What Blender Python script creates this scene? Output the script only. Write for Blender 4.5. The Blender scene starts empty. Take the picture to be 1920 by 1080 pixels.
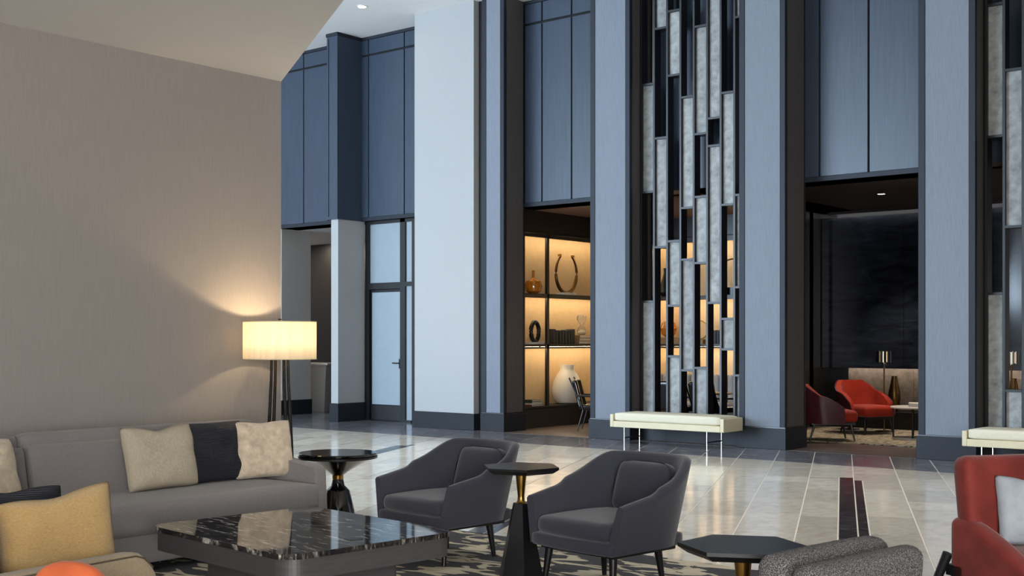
import bpy, bmesh, math, random
from mathutils import Vector, Matrix
random.seed(7)
S = bpy.context.scene
C = S.collection
R = math.radians

# ------------------------------------------------------------------ camera, light, exposure
cam = bpy.data.objects.new('camera', bpy.data.cameras.new('camera'))
C.objects.link(cam)
cam.location = (0, 0, 1.55)
cam.rotation_euler = (R(90), 0, R(39.28))
cam.data.sensor_width = 36
cam.data.lens = 36 * 2290 / 1920
cam.data.shift_y = 0.05
cam.data.clip_end = 200
S.camera = cam
S.view_settings.view_transform = 'Standard'
S.view_settings.look = 'None'
S.view_settings.exposure = 0.0
S.view_settings.gamma = 1
S.view_settings.use_curve_mapping = False

world = bpy.data.worlds.new('sky'); S.world = world
world.use_nodes = True
world.node_tree.nodes['Background'].inputs[0].default_value = (0.90, 0.94, 1.0, 1)
world.node_tree.nodes['Background'].inputs[1].default_value = 0.68


def area(name, loc, target, sx, sy, power, col, spread=180):
    l = bpy.data.lights.new(name, 'AREA')
    l.shape = 'RECTANGLE'; l.size = sx; l.size_y = sy; l.energy = power; l.color = col
    l.spread = R(spread)
    o = bpy.data.objects.new(name, l); C.objects.link(o)
    o.location = loc
    o.rotation_euler = (Vector(target) - Vector(loc)).to_track_quat('-Z', 'Z').to_euler()
    return o


# assumed, unseen atrium glazing beyond the beige wall (cool daylight) and an added fill light behind the camera
area('assumed_atrium_light', (-20.0, -6.0, 4.0), (-11, 15.6, 3.4), 10, 6.4, 5200, (0.62, 0.80, 1.0))  # stands in for the assumed window, no glazing is built
area('lobby_fill_light', (3.5, -3.5, 2.2), (-5.5, 6.0, 2.3), 9, 3.4, 2050, (1.0, 0.975, 0.95))  # added neutral fill for the seating, no window built there


# fill spots without fixtures, added under the high ceiling to brighten the hall floor
hall_spot = bpy.data.lights.new('hall_floor_fill', 'SPOT')
hall_spot.energy = 230; hall_spot.spot_size = R(88); hall_spot.spot_blend = .7; hall_spot.color = (1.0, .97, .93); hall_spot.shadow_soft_size = .09
for hx, hy in ((-15.0, 12.4), (-12.2, 12.4), (-11.6, 9.2), (-8.8, 12.4), (-8.0, 9.4), (-5.4, 12.4), (-4.6, 9.2), (-2.0, 12.4), (-1.2, 8.6)):
    ho = bpy.data.objects.new('hall_floor_fill', hall_spot); C.objects.link(ho); ho.location = (hx, hy, 7.27)


# ------------------------------------------------------------------ helpers
def lin(c):
    return tuple(((v / 255 + 0.055) / 1.055) ** 2.4 if v > 10 else v / 255 / 12.92 for v in c)


MATS = {}


def base_mat(name):
    m = bpy.data.materials.new(name); m.use_nodes = True
    nt = m.node_tree
    b = nt.nodes['Principled BSDF']
    MATS[name] = m
    return m, nt, b


def coords(nt, stretch=(1, 1, 1)):
    tc = nt.nodes.new('ShaderNodeTexCoord')
    mp = nt.nodes.new('ShaderNodeMapping')
    mp.inputs['Scale'].default_value = stretch
    nt.links.new(tc.outputs['Object'], mp.inputs['Vector'])
    return mp.outputs['Vector']


def noise(nt, vec, scale, detail=3, rough=0.55, dist=0.0):
    n = nt.nodes.new('ShaderNodeTexNoise')
    n.inputs['Scale'].default_value = scale
    n.inputs['Detail'].default_value = detail
    n.inputs['Roughness'].default_value = rough
    n.inputs['Distortion'].default_value = dist
    nt.links.new(vec, n.inputs['Vector'])
    return n.outputs['Fac']


def ramp(nt, fac, stops):
    r = nt.nodes.new('ShaderNodeValToRGB')
    e = r.color_ramp.elements
    while len(e) < len(stops):
        e.new(0.5)
    for i, (p, c) in enumerate(stops):
        e[i].position = p
        e[i].color = (c[0], c[1], c[2], 1)
    nt.links.new(fac, r.inputs['Fac'])
    return r.outputs['Color']


def add_bump(nt, b, fac, strength, dist=0.01):
    bm = nt.nodes.new('ShaderNodeBump')
    bm.inputs['Strength'].default_value = strength
    bm.inputs['Distance'].default_value = dist
    nt.links.new(fac, bm.inputs['Height'])
    nt.links.new(bm.outputs['Normal'], b.inputs['Normal'])


def M(name, col, rough=0.6, metal=0.0, var=0.08, scale=6, stretch=(1, 1, 1), bump=0.0, bscale=60,
      bstretch=None, sheen=0.0, coat=0.0, spec=0.5, rand=0.0):
    m, nt, b = base_mat(name)
    c = lin(col)
    v = coords(nt, stretch)
    f = noise(nt, v, scale, 4)
    lo = tuple(x * (1 - var) for x in c); hi = tuple(min(1, x * (1 + var)) for x in c)
    out = ramp(nt, f, [(0.3, lo), (0.7, hi)])
    if rand:
        oi = nt.nodes.new('ShaderNodeObjectInfo')
        hs = nt.nodes.new('ShaderNodeHueSaturation')
        mr = nt.nodes.new('ShaderNodeMapRange')
        mr.inputs['To Min'].default_value = 1 - rand; mr.inputs['To Max'].default_value = 1 + rand
        nt.links.new(oi.outputs['Random'], mr.inputs['Value'])
        nt.links.new(mr.outputs['Result'], hs.inputs['Value'])
        nt.links.new(out, hs.inputs['Color'])
        out = hs.outputs['Color']
    nt.links.new(out, b.inputs['Base Color'])
    b.inputs['Roughness'].default_value = rough
    b.inputs['Metallic'].default_value = metal
    b.inputs['Specular IOR Level'].default_value = spec
    if sheen:
        b.inputs['Sheen Weight'].default_value = sheen
        b.inputs['Sheen Roughness'].default_value = 0.4
    if coat:
        b.inputs['Coat Weight'].default_value = coat
        b.inputs['Coat Roughness'].default_value = 0.06
    if bump:
        bv = coords(nt, bstretch) if bstretch else v
        add_bump(nt, b, noise(nt, bv, bscale, 2), bump)
    return m


M('beige_wallcover', (143, 138, 134), 0.85, var=0.05, scale=14, stretch=(1, 6, .35), bump=0.25, bscale=220, bstretch=(1, 4, .4), spec=.2)
M('ceiling_paint', (206, 208, 210), 0.9, var=0.01, spec=.2)
M('ceiling_white', (232, 233, 234), 0.9, var=0.01, spec=.2)
M('pale_wallcover', (164, 165, 165), 0.8, var=0.03, scale=16, stretch=(6, 6, .35), bump=0.15, bscale=220, bstretch=(4, 4, .4), spec=.25)
M('grey_wallcover', (176, 172, 168), 0.8, var=0.04, scale=16, stretch=(6, 6, .35), spec=.25)
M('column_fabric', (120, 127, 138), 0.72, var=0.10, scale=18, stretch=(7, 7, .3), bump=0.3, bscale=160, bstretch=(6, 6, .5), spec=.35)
M('column_side_shaded', (82, 78, 78), 0.6, var=0.16, scale=18, stretch=(7, 7, .3), bump=0.2, bscale=160, bstretch=(6, 6, .4), spec=.35)  # column fabric again, with the shade of the side faces put into its colour
M('navy_frame', (34, 39, 48), 0.55, var=0.14, scale=10, stretch=(9, 9, .5), spec=.3)
M('navy_panel', (52, 63, 79), 0.38, var=0.17, scale=6, stretch=(7, 7, .3), spec=.5)
M('groove', (10, 11, 14), 0.8, var=0.02)
M('base_wood', (29, 32, 38), 0.5, var=0.25, scale=8, stretch=(.6, .6, 14), spec=.28)
M('black_frame', (20, 21, 25), 0.42, var=0.05)
M('black_wood', (24, 21, 20), 0.4, var=0.2, scale=8, stretch=(1, 1, 10))
M('black_lacquer', (9, 9, 11), 0.10, var=0.05, coat=.6)
M('black_matte', (16, 16, 18), 0.35, var=0.1)
M('iron', (38, 34, 31), 0.5, metal=.7, var=0.3, scale=60, bump=0.5, bscale=70)
M('brass', (164, 128, 66), 0.28, metal=1, var=0.06)
M('bronze', (112, 86, 52), 0.34, metal=1, var=0.2, scale=10)
M('smoked_steel', (82, 76, 68), 0.16, metal=1, var=0.05)
M('gunmetal', (70, 70, 72), 0.38, metal=.85, var=0.08, scale=20, stretch=(1, 1, 12))
M('apron_wood', (70, 69, 70), 0.4, var=0.15, scale=8, stretch=(1, 1, 14))
M('chrome', (190, 185, 178), 0.08, metal=1, var=0.02)
M('sofa_fabric', (127, 123, 122), 0.9, var=0.10, scale=70, stretch=(1, 1, 2.5), bump=0.35, bscale=420, sheen=.25, spec=.15)
M('tan_fabric', (142, 128, 106), 0.9, var=0.12, scale=110, bump=0.35, bscale=420, sheen=.25, spec=.15)
M('charcoal_fabric', (57, 58, 67), 0.9, var=0.10, scale=140, bump=0.3, bscale=420, sheen=.3, spec=.15)
M('piping', (38, 37, 41), 0.8, var=0.05)
M('tan_piping', (74, 64, 50), 0.8, var=0.05)
M('cream_fabric', (214, 207, 184), 0.8, var=0.05, scale=20, stretch=(12, 12, 1), bump=0.15, bscale=200, spec=.25)
M('cream_leather', (206, 194, 160), 0.5, var=0.04)
M('red_velvet', (140, 34, 14), 0.7, var=0.22, scale=4, sheen=.15, spec=.2)
M('rust_velvet', (112, 42, 37), 0.7, var=0.3, scale=5, sheen=.2, spec=.2)
M('burgundy_leather', (66, 22, 32), 0.32, var=0.12)
M('orange_velvet', (190, 94, 56), 0.75, var=0.18, scale=6, sheen=.15, spec=.2)
M('gold_fabric', (172, 142, 94), 0.8, var=0.2, scale=90, stretch=(1, 1, 4), bump=0.6, bscale=240, sheen=.2, spec=.25)
M('silver_fabric', (176, 166, 146), 0.75, var=0.14, scale=70, stretch=(1, 6, .6), bump=0.4, bscale=260, spec=.3)
M('cream_mottled', (196, 180, 158), 0.7, var=0.22, scale=18, bump=0.3, bscale=90, sheen=.3, spec=.3)
M('pale_blue_fabric', (150, 158, 166), 0.7, var=0.2, scale=7, bump=0.2, bscale=90, spec=.3)
M('grout', (240, 234, 222), 0.6, var=0.03)
M('screen_stone', (143, 145, 144), 0.6, var=0.32, scale=9, bump=1.0, bscale=26, rand=.1, spec=.35)
M('niche_stone', (140, 126, 112), 0.5, var=0.3, scale=9, bump=0.4, bscale=30)
M('amber_glass', (186, 112, 30), 0.12, var=0.25, scale=12, coat=.6)
M('white_ceramic', (226, 219, 206), 0.55, var=0.02)
M('white_marble', (214, 210, 204), 0.2, var=0.12, scale=6)
M('shelf_back', (196, 168, 128), 0.6, var=0.05, scale=10)
M('book_dark', (38, 36, 38), 0.6, var=0.1)
M('book_tan', (136, 108, 76), 0.6, var=0.1)
M('book_red', (120, 42, 34), 0.6, var=0.1)
M('book_green', (52, 74, 60), 0.6, var=0.1)
M('book_white', (200, 196, 188), 0.6, var=0.05)
M('banquette_fabric', (150, 142, 136), 0.8, var=0.05)
M('brown_ceiling', (150, 118, 98), 0.7, var=0.04)
M('dark_ceiling', (44, 38, 36), 0.6, var=0.05)
M('frosted', (146, 158, 166), 0.25, var=0.02, spec=.5)
M('sand', (226, 214, 190), 0.8, var=0.05)



def stone_mat(name, stops, scale, stretch, rough, rand, dist):
    m, nt, b = base_mat(name)
    g = nt.nodes.new('ShaderNodeNewGeometry')
    mp = nt.nodes.new('ShaderNodeMapping')
    mp.inputs['Rotation'].default_value = (0, 0, R(24.16))
    mp.inputs['Scale'].default_value = stretch
    nt.links.new(g.outputs['Position'], mp.inputs['Vector'])
    oi = nt.nodes.new('ShaderNodeObjectInfo')
    mu = nt.nodes.new('ShaderNodeMath'); mu.operation = 'MULTIPLY'; mu.inputs[1].default_value = 40
    nt.links.new(oi.outputs['Random'], mu.inputs[0])
    ad = nt.nodes.new('ShaderNodeVectorMath'); ad.operation = 'ADD'
    nt.links.new(mp.outputs['Vector'], ad.inputs[0]); nt.links.new(mu.outputs[0], ad.inputs[1])
    colr = ramp(nt, noise(nt, ad.outputs[0], scale, 7, .62, dist), [(p, lin(c)) for p, c in stops])
    hs = nt.nodes.new('ShaderNodeHueSaturation')
    mr = nt.nodes.new('ShaderNodeMapRange')
    mr.inputs['To Min'].default_value = 1 - rand; mr.inputs['To Max'].default_value = 1 + rand
    nt.links.new(oi.outputs['Random'], mr.inputs['Value'])
    nt.links.new(mr.outputs['Result'], hs.inputs['Value'])
    nt.links.new(colr, hs.inputs['Color'])
    nt.links.new(hs.outputs['Color'], b.inputs['Base Color'])
    b.inputs['Roughness'].default_value = rough


stone_mat('limestone', [(.30, (208, 200, 184)), (.5, (226, 218, 203)), (.7, (234, 228, 215))], 6, (1.6, 1, 1), .13, .15, .3)
stone_mat('dark_stone', [(.34, (88, 88, 94)), (.52, (116, 116, 122)), (.62, (150, 150, 156)), (.72, (190, 188, 190))], 3.2, (.9, 4.5, 1), .14, .14, 1.4)
stone_mat('black_stone', [(.36, (40, 40, 43)), (.56, (66, 66, 70)), (.70, (112, 112, 116))], 7, (1, 3.5, 1), .16, .15, 1.2)

# black marble with white veins
m, nt, b = base_mat('black_marble')
v = coords(nt, (.9, 5.0, 1))
n1 = noise(nt, v, 2.2, 8, .65, 1.2)
n2 = noise(nt, v, 7, 6, .6, .8)
mx = nt.nodes.new('ShaderNodeMath'); mx.operation = 'ADD'
ab = nt.nodes.new('ShaderNodeMath'); ab.operation = 'SUBTRACT'; ab.inputs[1].default_value = .5
nt.links.new(n1, ab.inputs[0])
ab2 = nt.nodes.new('ShaderNodeMath'); ab2.operation = 'ABSOLUTE'; nt.links.new(ab.outputs[0], ab2.inputs[0])
mu = nt.nodes.new('ShaderNodeMath'); mu.operation = 'MULTIPLY'; mu.inputs[1].default_value = 2.2
nt.links.new(ab2.outputs[0], mu.inputs[0])
ad = nt.nodes.new('ShaderNodeMath'); ad.operation = 'SUBTRACT'
nt.links.new(n2, ad.inputs[0]); nt.links.new(mu.outputs[0], ad.inputs[1])
colr = ramp(nt, ad.outputs[0], [(0.26, (.012, .011, .012)), (0.46, (.035, .030, .028)), (0.55, (.26, .24, .22)), (0.62, (.62, .59, .56))])
nt.links.new(colr, b.inputs['Base Color'])
b.inputs['Roughness'].default_value = 0.05
b.inputs['Specular IOR Level'].default_value = .7

# dark figured glossy stone of the lounge wall
m, nt, b = base_mat('dark_gloss_stone')
v = coords(nt, (1, 1, 4))
colr = ramp(nt, noise(nt, v, 1.1, 8, .6, 1.5), [(0.35, (.008, .010, .016)), (0.62, (.022, .027, .042)), (0.75, (.040, .048, .068))])
nt.links.new(colr, b.inputs['Base Color'])
b.inputs['Roughness'].default_value = 0.10

# lobby rug: charcoal with torn cream shapes
m, nt, b = base_mat('rug_pattern')
v = coords(nt, (1.0, 2.3, 1))
big = noise(nt, v, 2.9, 2.5, .5, 1.1)
zone = noise(nt, coords(nt, (1, 1, 1)), .75, 2)
sm = nt.nodes.new('ShaderNodeMath'); sm.operation = 'MULTIPLY_ADD'; sm.inputs[1].default_value = .75
nt.links.new(zone, sm.inputs[0]); nt.links.new(big, sm.inputs[2])
colr = ramp(nt, sm.outputs[0], [(0.0, lin((58, 59, 64))), (0.915, lin((66, 66, 70))), (0.925, lin((190, 178, 152))), (1.0, lin((206, 196, 172)))])
nt.links.new(colr, b.inputs['Base Color'])
b.inputs['Roughness'].default_value = .95
add_bump(nt, b, noise(nt, v, 160, 2), .5)

# lounge rug
m, nt, b = base_mat('fleck_rug')
v = coords(nt, (4, 9, 1))
colr = ramp(nt, noise(nt, v, 3.2, 3, .6, .6), [(0.44, lin((44, 40, 38))), (0.52, lin((160, 146, 122)))])
nt.links.new(colr, b.inputs['Base Color'])
b.inputs['Roughness'].default_value = .95

# wood plank floor
m, nt, b = base_mat('plank_floor')
v = coords(nt)
br = nt.nodes.new('ShaderNodeTexBrick')
br.inputs['Scale'].default_value = 1
br.inputs['Brick Width'].default_value = 1.3
br.inputs['Row Height'].default_value = .13
br.inputs['Mortar Size'].default_value = .004
br.inputs['Color1'].default_value = (*lin((112, 96, 88)), 1)
br.inputs['Color2'].default_value = (*lin((82, 72, 68)), 1)
br.inputs['Mortar'].default_value = (*lin((40, 36, 34)), 1)
nt.links.new(v, br.inputs['Vector'])
nt.links.new(br.outputs['Color'], b.inputs['Base Color'])
b.inputs['Roughness'].default_value = .32

# pleated navy cushion
m, nt, b = base_mat('navy_pleat')
v = coords(nt)
wv = nt.nodes.new('ShaderNodeTexWave'); wv.bands_direction = 'Z'
wv.inputs['Scale'].default_value = 32; wv.inputs['Distortion'].default_value = 1.5
nt.links.new(v, wv.inputs['Vector'])
colr = ramp(nt, wv.outputs['Fac'], [(0.2, lin((18, 20, 28))), (0.8, lin((40, 44, 56)))])
nt.links.new(colr, b.inputs['Base Color'])
b.inputs['Roughness'].default_value = .7
add_bump(nt, b, wv.outputs['Fac'], .8)

# tweed
m, nt, b = base_mat('tweed')
v = coords(nt)
colr = ramp(nt, noise(nt, v, 260, 2, .7), [(0.40, lin((34, 33, 36))), (0.52, lin((80, 77, 79))), (0.64, lin((150, 147, 145)))])
nt.links.new(colr, b.inputs['Base Color'])
b.inputs['Roughness'].default_value = .95
add_bump(nt, b, noise(nt, v, 300, 2), .6)

# lamp shade linen
m, nt, b = base_mat('shade_linen')
v = coords(nt, (8, 8, .3))
colr = ramp(nt, noise(nt, v, 4, 3), [(0.3, (.74, .62, .43)), (0.7, (.84, .73, .54))])
nt.links.new(colr, b.inputs['Base Color'])
b.inputs['Roughness'].default_value = .9
tr = nt.nodes.new('ShaderNodeBsdfTranslucent')
nt.links.new(colr, tr.inputs['Color'])
mixs = nt.nodes.new('ShaderNodeMixShader'); mixs.inputs[0].default_value = .21
nt.links.new(b.outputs[0], mixs.inputs[1]); nt.links.new(tr.outputs[0], mixs.inputs[2])
nt.links.new(mixs.outputs[0], nt.nodes['Material Output'].inputs['Surface'])


def emit(name, col, strength):
    m, nt, b = base_mat(name)
    b.inputs['Base Color'].default_value = (*col, 1)
    b.inputs['Emission Color'].default_value = (*col, 1)
    b.inputs['Emission Strength'].default_value = strength


emit('led_warm', (1.0, .77, .47), 44)
emit('led_neutral', (1.0, .88, .78), 16)
emit('downlight_glow', (1.0, .93, .82), 25)
emit('bulb_glow', (1.0, .78, .45), 6)

m, nt, b = base_mat('clear_glass')
b.inputs['Base Color'].default_value = (.95, .96, .95, 1)
b.inputs['Roughness'].default_value = .03
b.inputs['Transmission Weight'].default_value = .9
b.inputs['IOR'].default_value = 1.2


def mesh(name, verts, faces, mat, parent=None, smooth=False, loc=None, rot=None):
    me = bpy.data.meshes.new(name)
    me.from_pydata([tuple(v) for v in verts], [], faces)
    bm = bmesh.new(); bm.from_mesh(me)
    bmesh.ops.recalc_face_normals(bm, faces=bm.faces[:])
    bm.to_mesh(me); bm.free()
    if smooth:
        me.polygons.foreach_set('use_smooth', [True] * len(me.polygons))
    me.materials.append(MATS[mat])
    o = bpy.data.objects.new(name, me); C.objects.link(o)
    if parent is not None:
        o.parent = parent
    if loc: o.location = loc
    if rot: o.rotation_euler = rot
    return o


def from_bm(name, bm, mat, parent=None, smooth=False, loc=None, rot=None):
    me = bpy.data.meshes.new(name)
    bmesh.ops.recalc_face_normals(bm, faces=bm.faces[:])
    bm.to_mesh(me); bm.free()
    if smooth:
        me.polygons.foreach_set('use_smooth', [True] * len(me.polygons))
    me.materials.append(MATS[mat])
    o = bpy.data.objects.new(name, me); C.objects.link(o)
    if parent is not None: o.parent = parent
    if loc: o.location = loc
    if rot: o.rotation_euler = rot
    return o


def box(name, a, b_, mat, parent=None, bevel=0.0, seg=2):
    bm = bmesh.new()
    bmesh.ops.create_cube(bm, size=1)
    for v in bm.verts:
        v.co = Vector([(a[i] + b_[i]) / 2 + v.co[i] * (b_[i] - a[i]) for i in range(3)])
    if bevel:
        bmesh.ops.bevel(bm, geom=bm.edges[:], offset=bevel, segments=seg, profile=.5, affect='EDGES')
    return from_bm(name, bm, mat, parent, smooth=False)


def prism(name, poly, z0, z1, mat, parent=None, bevel=0.0, smooth=False):
    n = len(poly)
    vs = [(x, y, z0) for x, y in poly] + [(x, y, z1) for x, y in poly]
    fs = [list(range(n)), list(range(n, 2 * n))] + [[i, (i + 1) % n, n + (i + 1) % n, n + i] for i in range(n)]
    if not bevel:
        return mesh(name, vs, fs, mat, parent)
    bm = bmesh.new()
    bv = [bm.verts.new(v) for v in vs]
    for f in fs: bm.faces.new([bv[i] for i in f])
    bmesh.ops.bevel(bm, geom=[e for e in bm.edges], offset=bevel, segments=2, profile=.5, affect='EDGES')
    return from_bm(name, bm, mat, parent, smooth)


def lathe(name, prof, mat, parent=None, n=40, loc=None, smooth=True):
    vs, fs = [], []
    for r, z in prof:
        for i in range(n):
            t = 2 * math.pi * i / n
            vs.append((r * math.cos(t), r * math.sin(t), z))
    k = len(prof)
    for j in range(k - 1):
        for i in range(n):
            fs.append([j * n + i, j * n + (i + 1) % n, (j + 1) * n + (i + 1) % n, (j + 1) * n + i])
    if prof[0][0] > 1e-4: fs.append(list(range(n)))
    if prof[-1][0] > 1e-4: fs.append(list(range((k - 1) * n, k * n)))
    o = mesh(name, vs, fs, mat, parent, smooth, loc)
    if smooth:
        sharp(o)
    return o


def sharp(o, ang=35):
    me = o.data
    bm = bmesh.new(); bm.from_mesh(me)
    for e in bm.edges:
        if len(e.link_faces) == 2 and e.calc_face_angle(0) > R(ang):
            e.smooth = False
    bm.to_mesh(me); bm.free()


def tube(name, pts, rad, mat, parent=None, n=10, closed=False):
    pts = [Vector(p) for p in pts]
    rad = rad if isinstance(rad, (list, tuple)) else [rad] * len(pts)
    vs, fs = [], []
    up = Vector((0, 0, 1))
    for i, p in enumerate(pts):
        if closed:
            d = pts[(i + 1) % len(pts)] - pts[i - 1]
        else:
            d = pts[min(i + 1, len(pts) - 1)] - pts[max(i - 1, 0)]
        d.normalize()
        a = d.cross(up)
        if a.length < 1e-3: a = d.cross(Vector((1, 0, 0)))
        a.normalize(); b_ = d.cross(a)
        for k in range(n):
            t = 2 * math.pi * k / n
            vs.append(p + (a * math.cos(t) + b_ * math.sin(t)) * rad[i])
    m_ = len(pts)
    for i in range(m_ if closed else m_ - 1):
        for k in range(n):
            j = (i + 1) % m_
            fs.append([i * n + k, i * n + (k + 1) % n, j * n + (k + 1) % n, j * n + k])
    if not closed:
        fs += [list(range(n)), list(range((m_ - 1) * n, m_ * n))]
    o = mesh(name, vs, fs, mat, parent, True)
    if not closed: sharp(o, 60)
    return o


def cushion(name, size, r, mat, parent=None, puff=(0, 0, 0), loc=None, rot=None, cuts=12, shape=None):
    """rounded box centred at its own origin; puff swells each axis pair of faces"""
    bm = bmesh.new()
    bmesh.ops.create_cube(bm, size=2)
    bmesh.ops.subdivide_edges(bm, edges=bm.edges[:], cuts=cuts, use_grid_fill=True)
    h = Vector(size) / 2
    rr = min(r, min(h) * .999)
    for v in bm.verts:
        # concentrate rings near the edges
        p = Vector([math.copysign(abs(c) ** .6, c) for c in v.co])
        q = Vector([p[i] * h[i] for i in range(3)])
        core = Vector([max(-h[i] + rr, min(h[i] - rr, q[i])) for i in range(3)])
        d = q - core
        if d.length > 1e-9:
            d = d.normalized() * rr
        w = core + d
        u = [w[i] / h[i] for i in range(3)]
        for i in range(3):
            if puff[i]:
                j, k = (i + 1) % 3, (i + 2) % 3
                w[i] += u[i] * puff[i] * (1 - u[j] ** 2) * (1 - u[k] ** 2)
        if shape:
            w = Vector(shape(w, u))
        v.co = w
    return from_bm(name, bm, mat, parent, True, loc, rot)


def pillow(name, w, h, t, mat, parent=None, loc=None, rot=None, dent=0.0, sag=0.0, n=22, piping=None):
    """knife-edge throw pillow standing in its local xz plane, base at z=0"""
    vs, fs = [], []
    idx = {}
    rng = random.Random(hash(name) % 1000 + int(w * 977) + int(t * 331))
    ph = [rng.uniform(0, 6.28) for _ in range(6)]
    for side in (1, -1):
        for i in range(n + 1):
            for j in range(n + 1):
                a = -1 + 2 * i / n; b_ = -1 + 2 * j / n
                edge = i in (0, n) or j in (0, n)
                if edge and side < 0:
                    idx[(side, i, j)] = idx[(1, i, j)]; continue
                # edges bow inwards between the pointed corners
                x = a * w / 2 * (1 - .055 * (1 - b_ * b_) * abs(a) ** 3 - .045 * abs(a * b_) ** 5)
                z = b_ * h / 2 * (1 - .055 * (1 - a * a) * abs(b_) ** 3 - .045 * abs(a * b_) ** 5)
                th = (1 - a ** 4) ** .62 * (1 - b_ ** 4) ** .62
                y = side * t / 2 * th
                y += .012 * side * th * math.sin(3 * a + ph[0] + 2 * b_) * math.sin(4 * b_ + ph[1])
                rad = math.hypot(a, b_)
                y += .006 * side * th * math.sin(9 * math.atan2(b_, a) + ph[2]) * min(1, rad * rad)
                if dent and b_ > 0:
                    z -= dent * math.exp(-(a / .38) ** 2) * b_ ** 2
                if sag:
                    z -= sag * a * abs(b_)
                idx[(side, i, j)] = len(vs)
                vs.append((x, y, z + h / 2))
    for side in (1, -1):
        for i in range(n):
            for j in range(n):
                fs.append([idx[(side, i, j)], idx[(side, i + 1, j)], idx[(side, i + 1, j + 1)], idx[(side, i, j + 1)]])
    o = mesh(name, vs, fs, mat, parent, True, loc, rot)
    return o


def empty(name, loc=(0, 0, 0), rz=0.0):
    o = bpy.data.objects.new(name, None); C.objects.link(o)
    o.location = loc; o.rotation_euler = (0, 0, rz)
    o.empty_display_size = .2
    return o


def tag(o, label, cat, group=None):
    o['label'] = label; o['category'] = cat
    if group: o['group'] = group
    return o


def struct(o, label=None):
    o['kind'] = 'structure'
    if label: o['label'] = label
    return o


def copy_tree(o, parent=None):
    c = o.copy(); C.objects.link(c)
    c.parent = parent
    for ch in list(o.children):
        copy_tree(ch, c)
    return c


# ------------------------------------------------------------------ floor
Y0 = 15.62            # front plane of the columns
BORD = 14.17          # edge between pale paving and dark border
CEIL = 7.30
fl = struct(box('floor', (-26, -6, -.12), (8, 15.66, -.006), 'grout'), 'polished pale limestone paving laid diagonally across the lobby')
bd = struct(box('floor_border', (-26, BORD, -.0059), (8, 15.66, -.005), 'grout'), 'dark stone border strip along the foot of the colonnade')

JA = R(-24.16)
dv = Vector((math.sin(JA), math.cos(JA)))       # along the long joints
pv = Vector((math.cos(JA), -math.sin(JA)))      # across them
PW = .481
PO = .124


def clip(poly, yc, keep_below):
    out = []
    for i in range(len(poly)):
        p, q = poly[i], poly[(i + 1) % len(poly)]
        ip = (p[1] <= yc) == keep_below; iq = (q[1] <= yc) == keep_below
        if ip: out.append(p)
        if ip != iq:
            t = (yc - p[1]) / (q[1] - p[1])
            out.append((p[0] + (q[0] - p[0]) * t, yc))
    return out


def seen(x, y):
    r = x * math.cos(R(39.28)) + y * math.sin(R(39.28))
    d = -x * math.sin(R(39.28)) + y * math.cos(R(39.28))
    return d, (r / d if d > .1 else 9)


pale, dark = [], []
cells = []
for i in range(-40, 34):
    s = random.uniform(0, 1)
    a = -8 + s
    while a < 28:
        ln = random.choice((1.0, 1.0, 1.0, .5))
        cells.append((i, a, a + ln)); a += ln


def quad(p0, p1, a0, a1, g=.0065):
    return [tuple(pv * p + dv * a) for p, a in ((p0 + g, a0 + g * .5), (p1 - g, a0 + g * .5), (p1 - g, a1 - g * .5), (p0 + g, a1 - g * .5))]


STRIPS = [(-.031, .124, 8.0, 14.19), (.124, .215, 8.0, 13.93)]
far = []
for i, a0, a1 in cells:
    p0, p1 = PO + i * PW, PO + (i + 1) * PW
    segs = [(p0, p1, a0, a1)]
    for s0, s1, sa, sb in STRIPS:
        nxt = []
        for q0, q1, b0, b1 in segs:
            if s0 >= q0 - 1e-6 and s1 <= q1 + 1e-6 and b0 < sb and b1 > sa:
                if b1 > sb: nxt.append((q0, q1, max(sb, b0), b1))
                lo, hi = max(b0, sa), min(b1, sb)
                if s0 - q0 > .02: nxt.append((q0, s0, lo, hi))
                if q1 - s1 > .02: nxt.append((s1, q1, lo, hi))
            else:
                nxt.append((q0, q1, b0, b1))
        segs = nxt
    for q0, q1, b0, b1 in segs:
        if b1 - b0 < .05: continue
        poly = quad(q0, q1, b0, b1)
        for yc, below, dst, in ((BORD, True, pale),):
            pp = clip(poly, yc - .004, True)
            if len(pp) >= 3: dst.append(pp)
# border stones: joints follow the paving lines
for i in range(-44, 40):
    p0, p1 = PO + i * PW, PO + (i + 1) * PW
    pp = clip(clip(quad(p0, p1, 2, 34), BORD + .004, False), 15.62, True)
    if len(pp) >= 3: dark.append(pp)


def visible(pp):
    cx = sum(p[0] for p in pp) / len(pp); cy = sum(p[1] for p in pp) / len(pp)
    d, t = seen(cx, cy)
    if d < 2 or abs(t) > .47: return None
    # hidden behind the beige wall, or too near to enter the frame
    if d < 5.9: return None
    if cx < -8.35 and (cy / cx if cx else 0) > 7.01 / -8.35 and False: return None
    ys = 1.55 * 2290 / d
    area_ = abs(sum(pp[i][0] * pp[(i + 1) % len(pp)][1] - pp[(i + 1) % len(pp)][0] * pp[i][1] for i in range(len(pp)))) / 2
    if area_ < .004: return None
    return area_ / d ** 3


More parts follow.
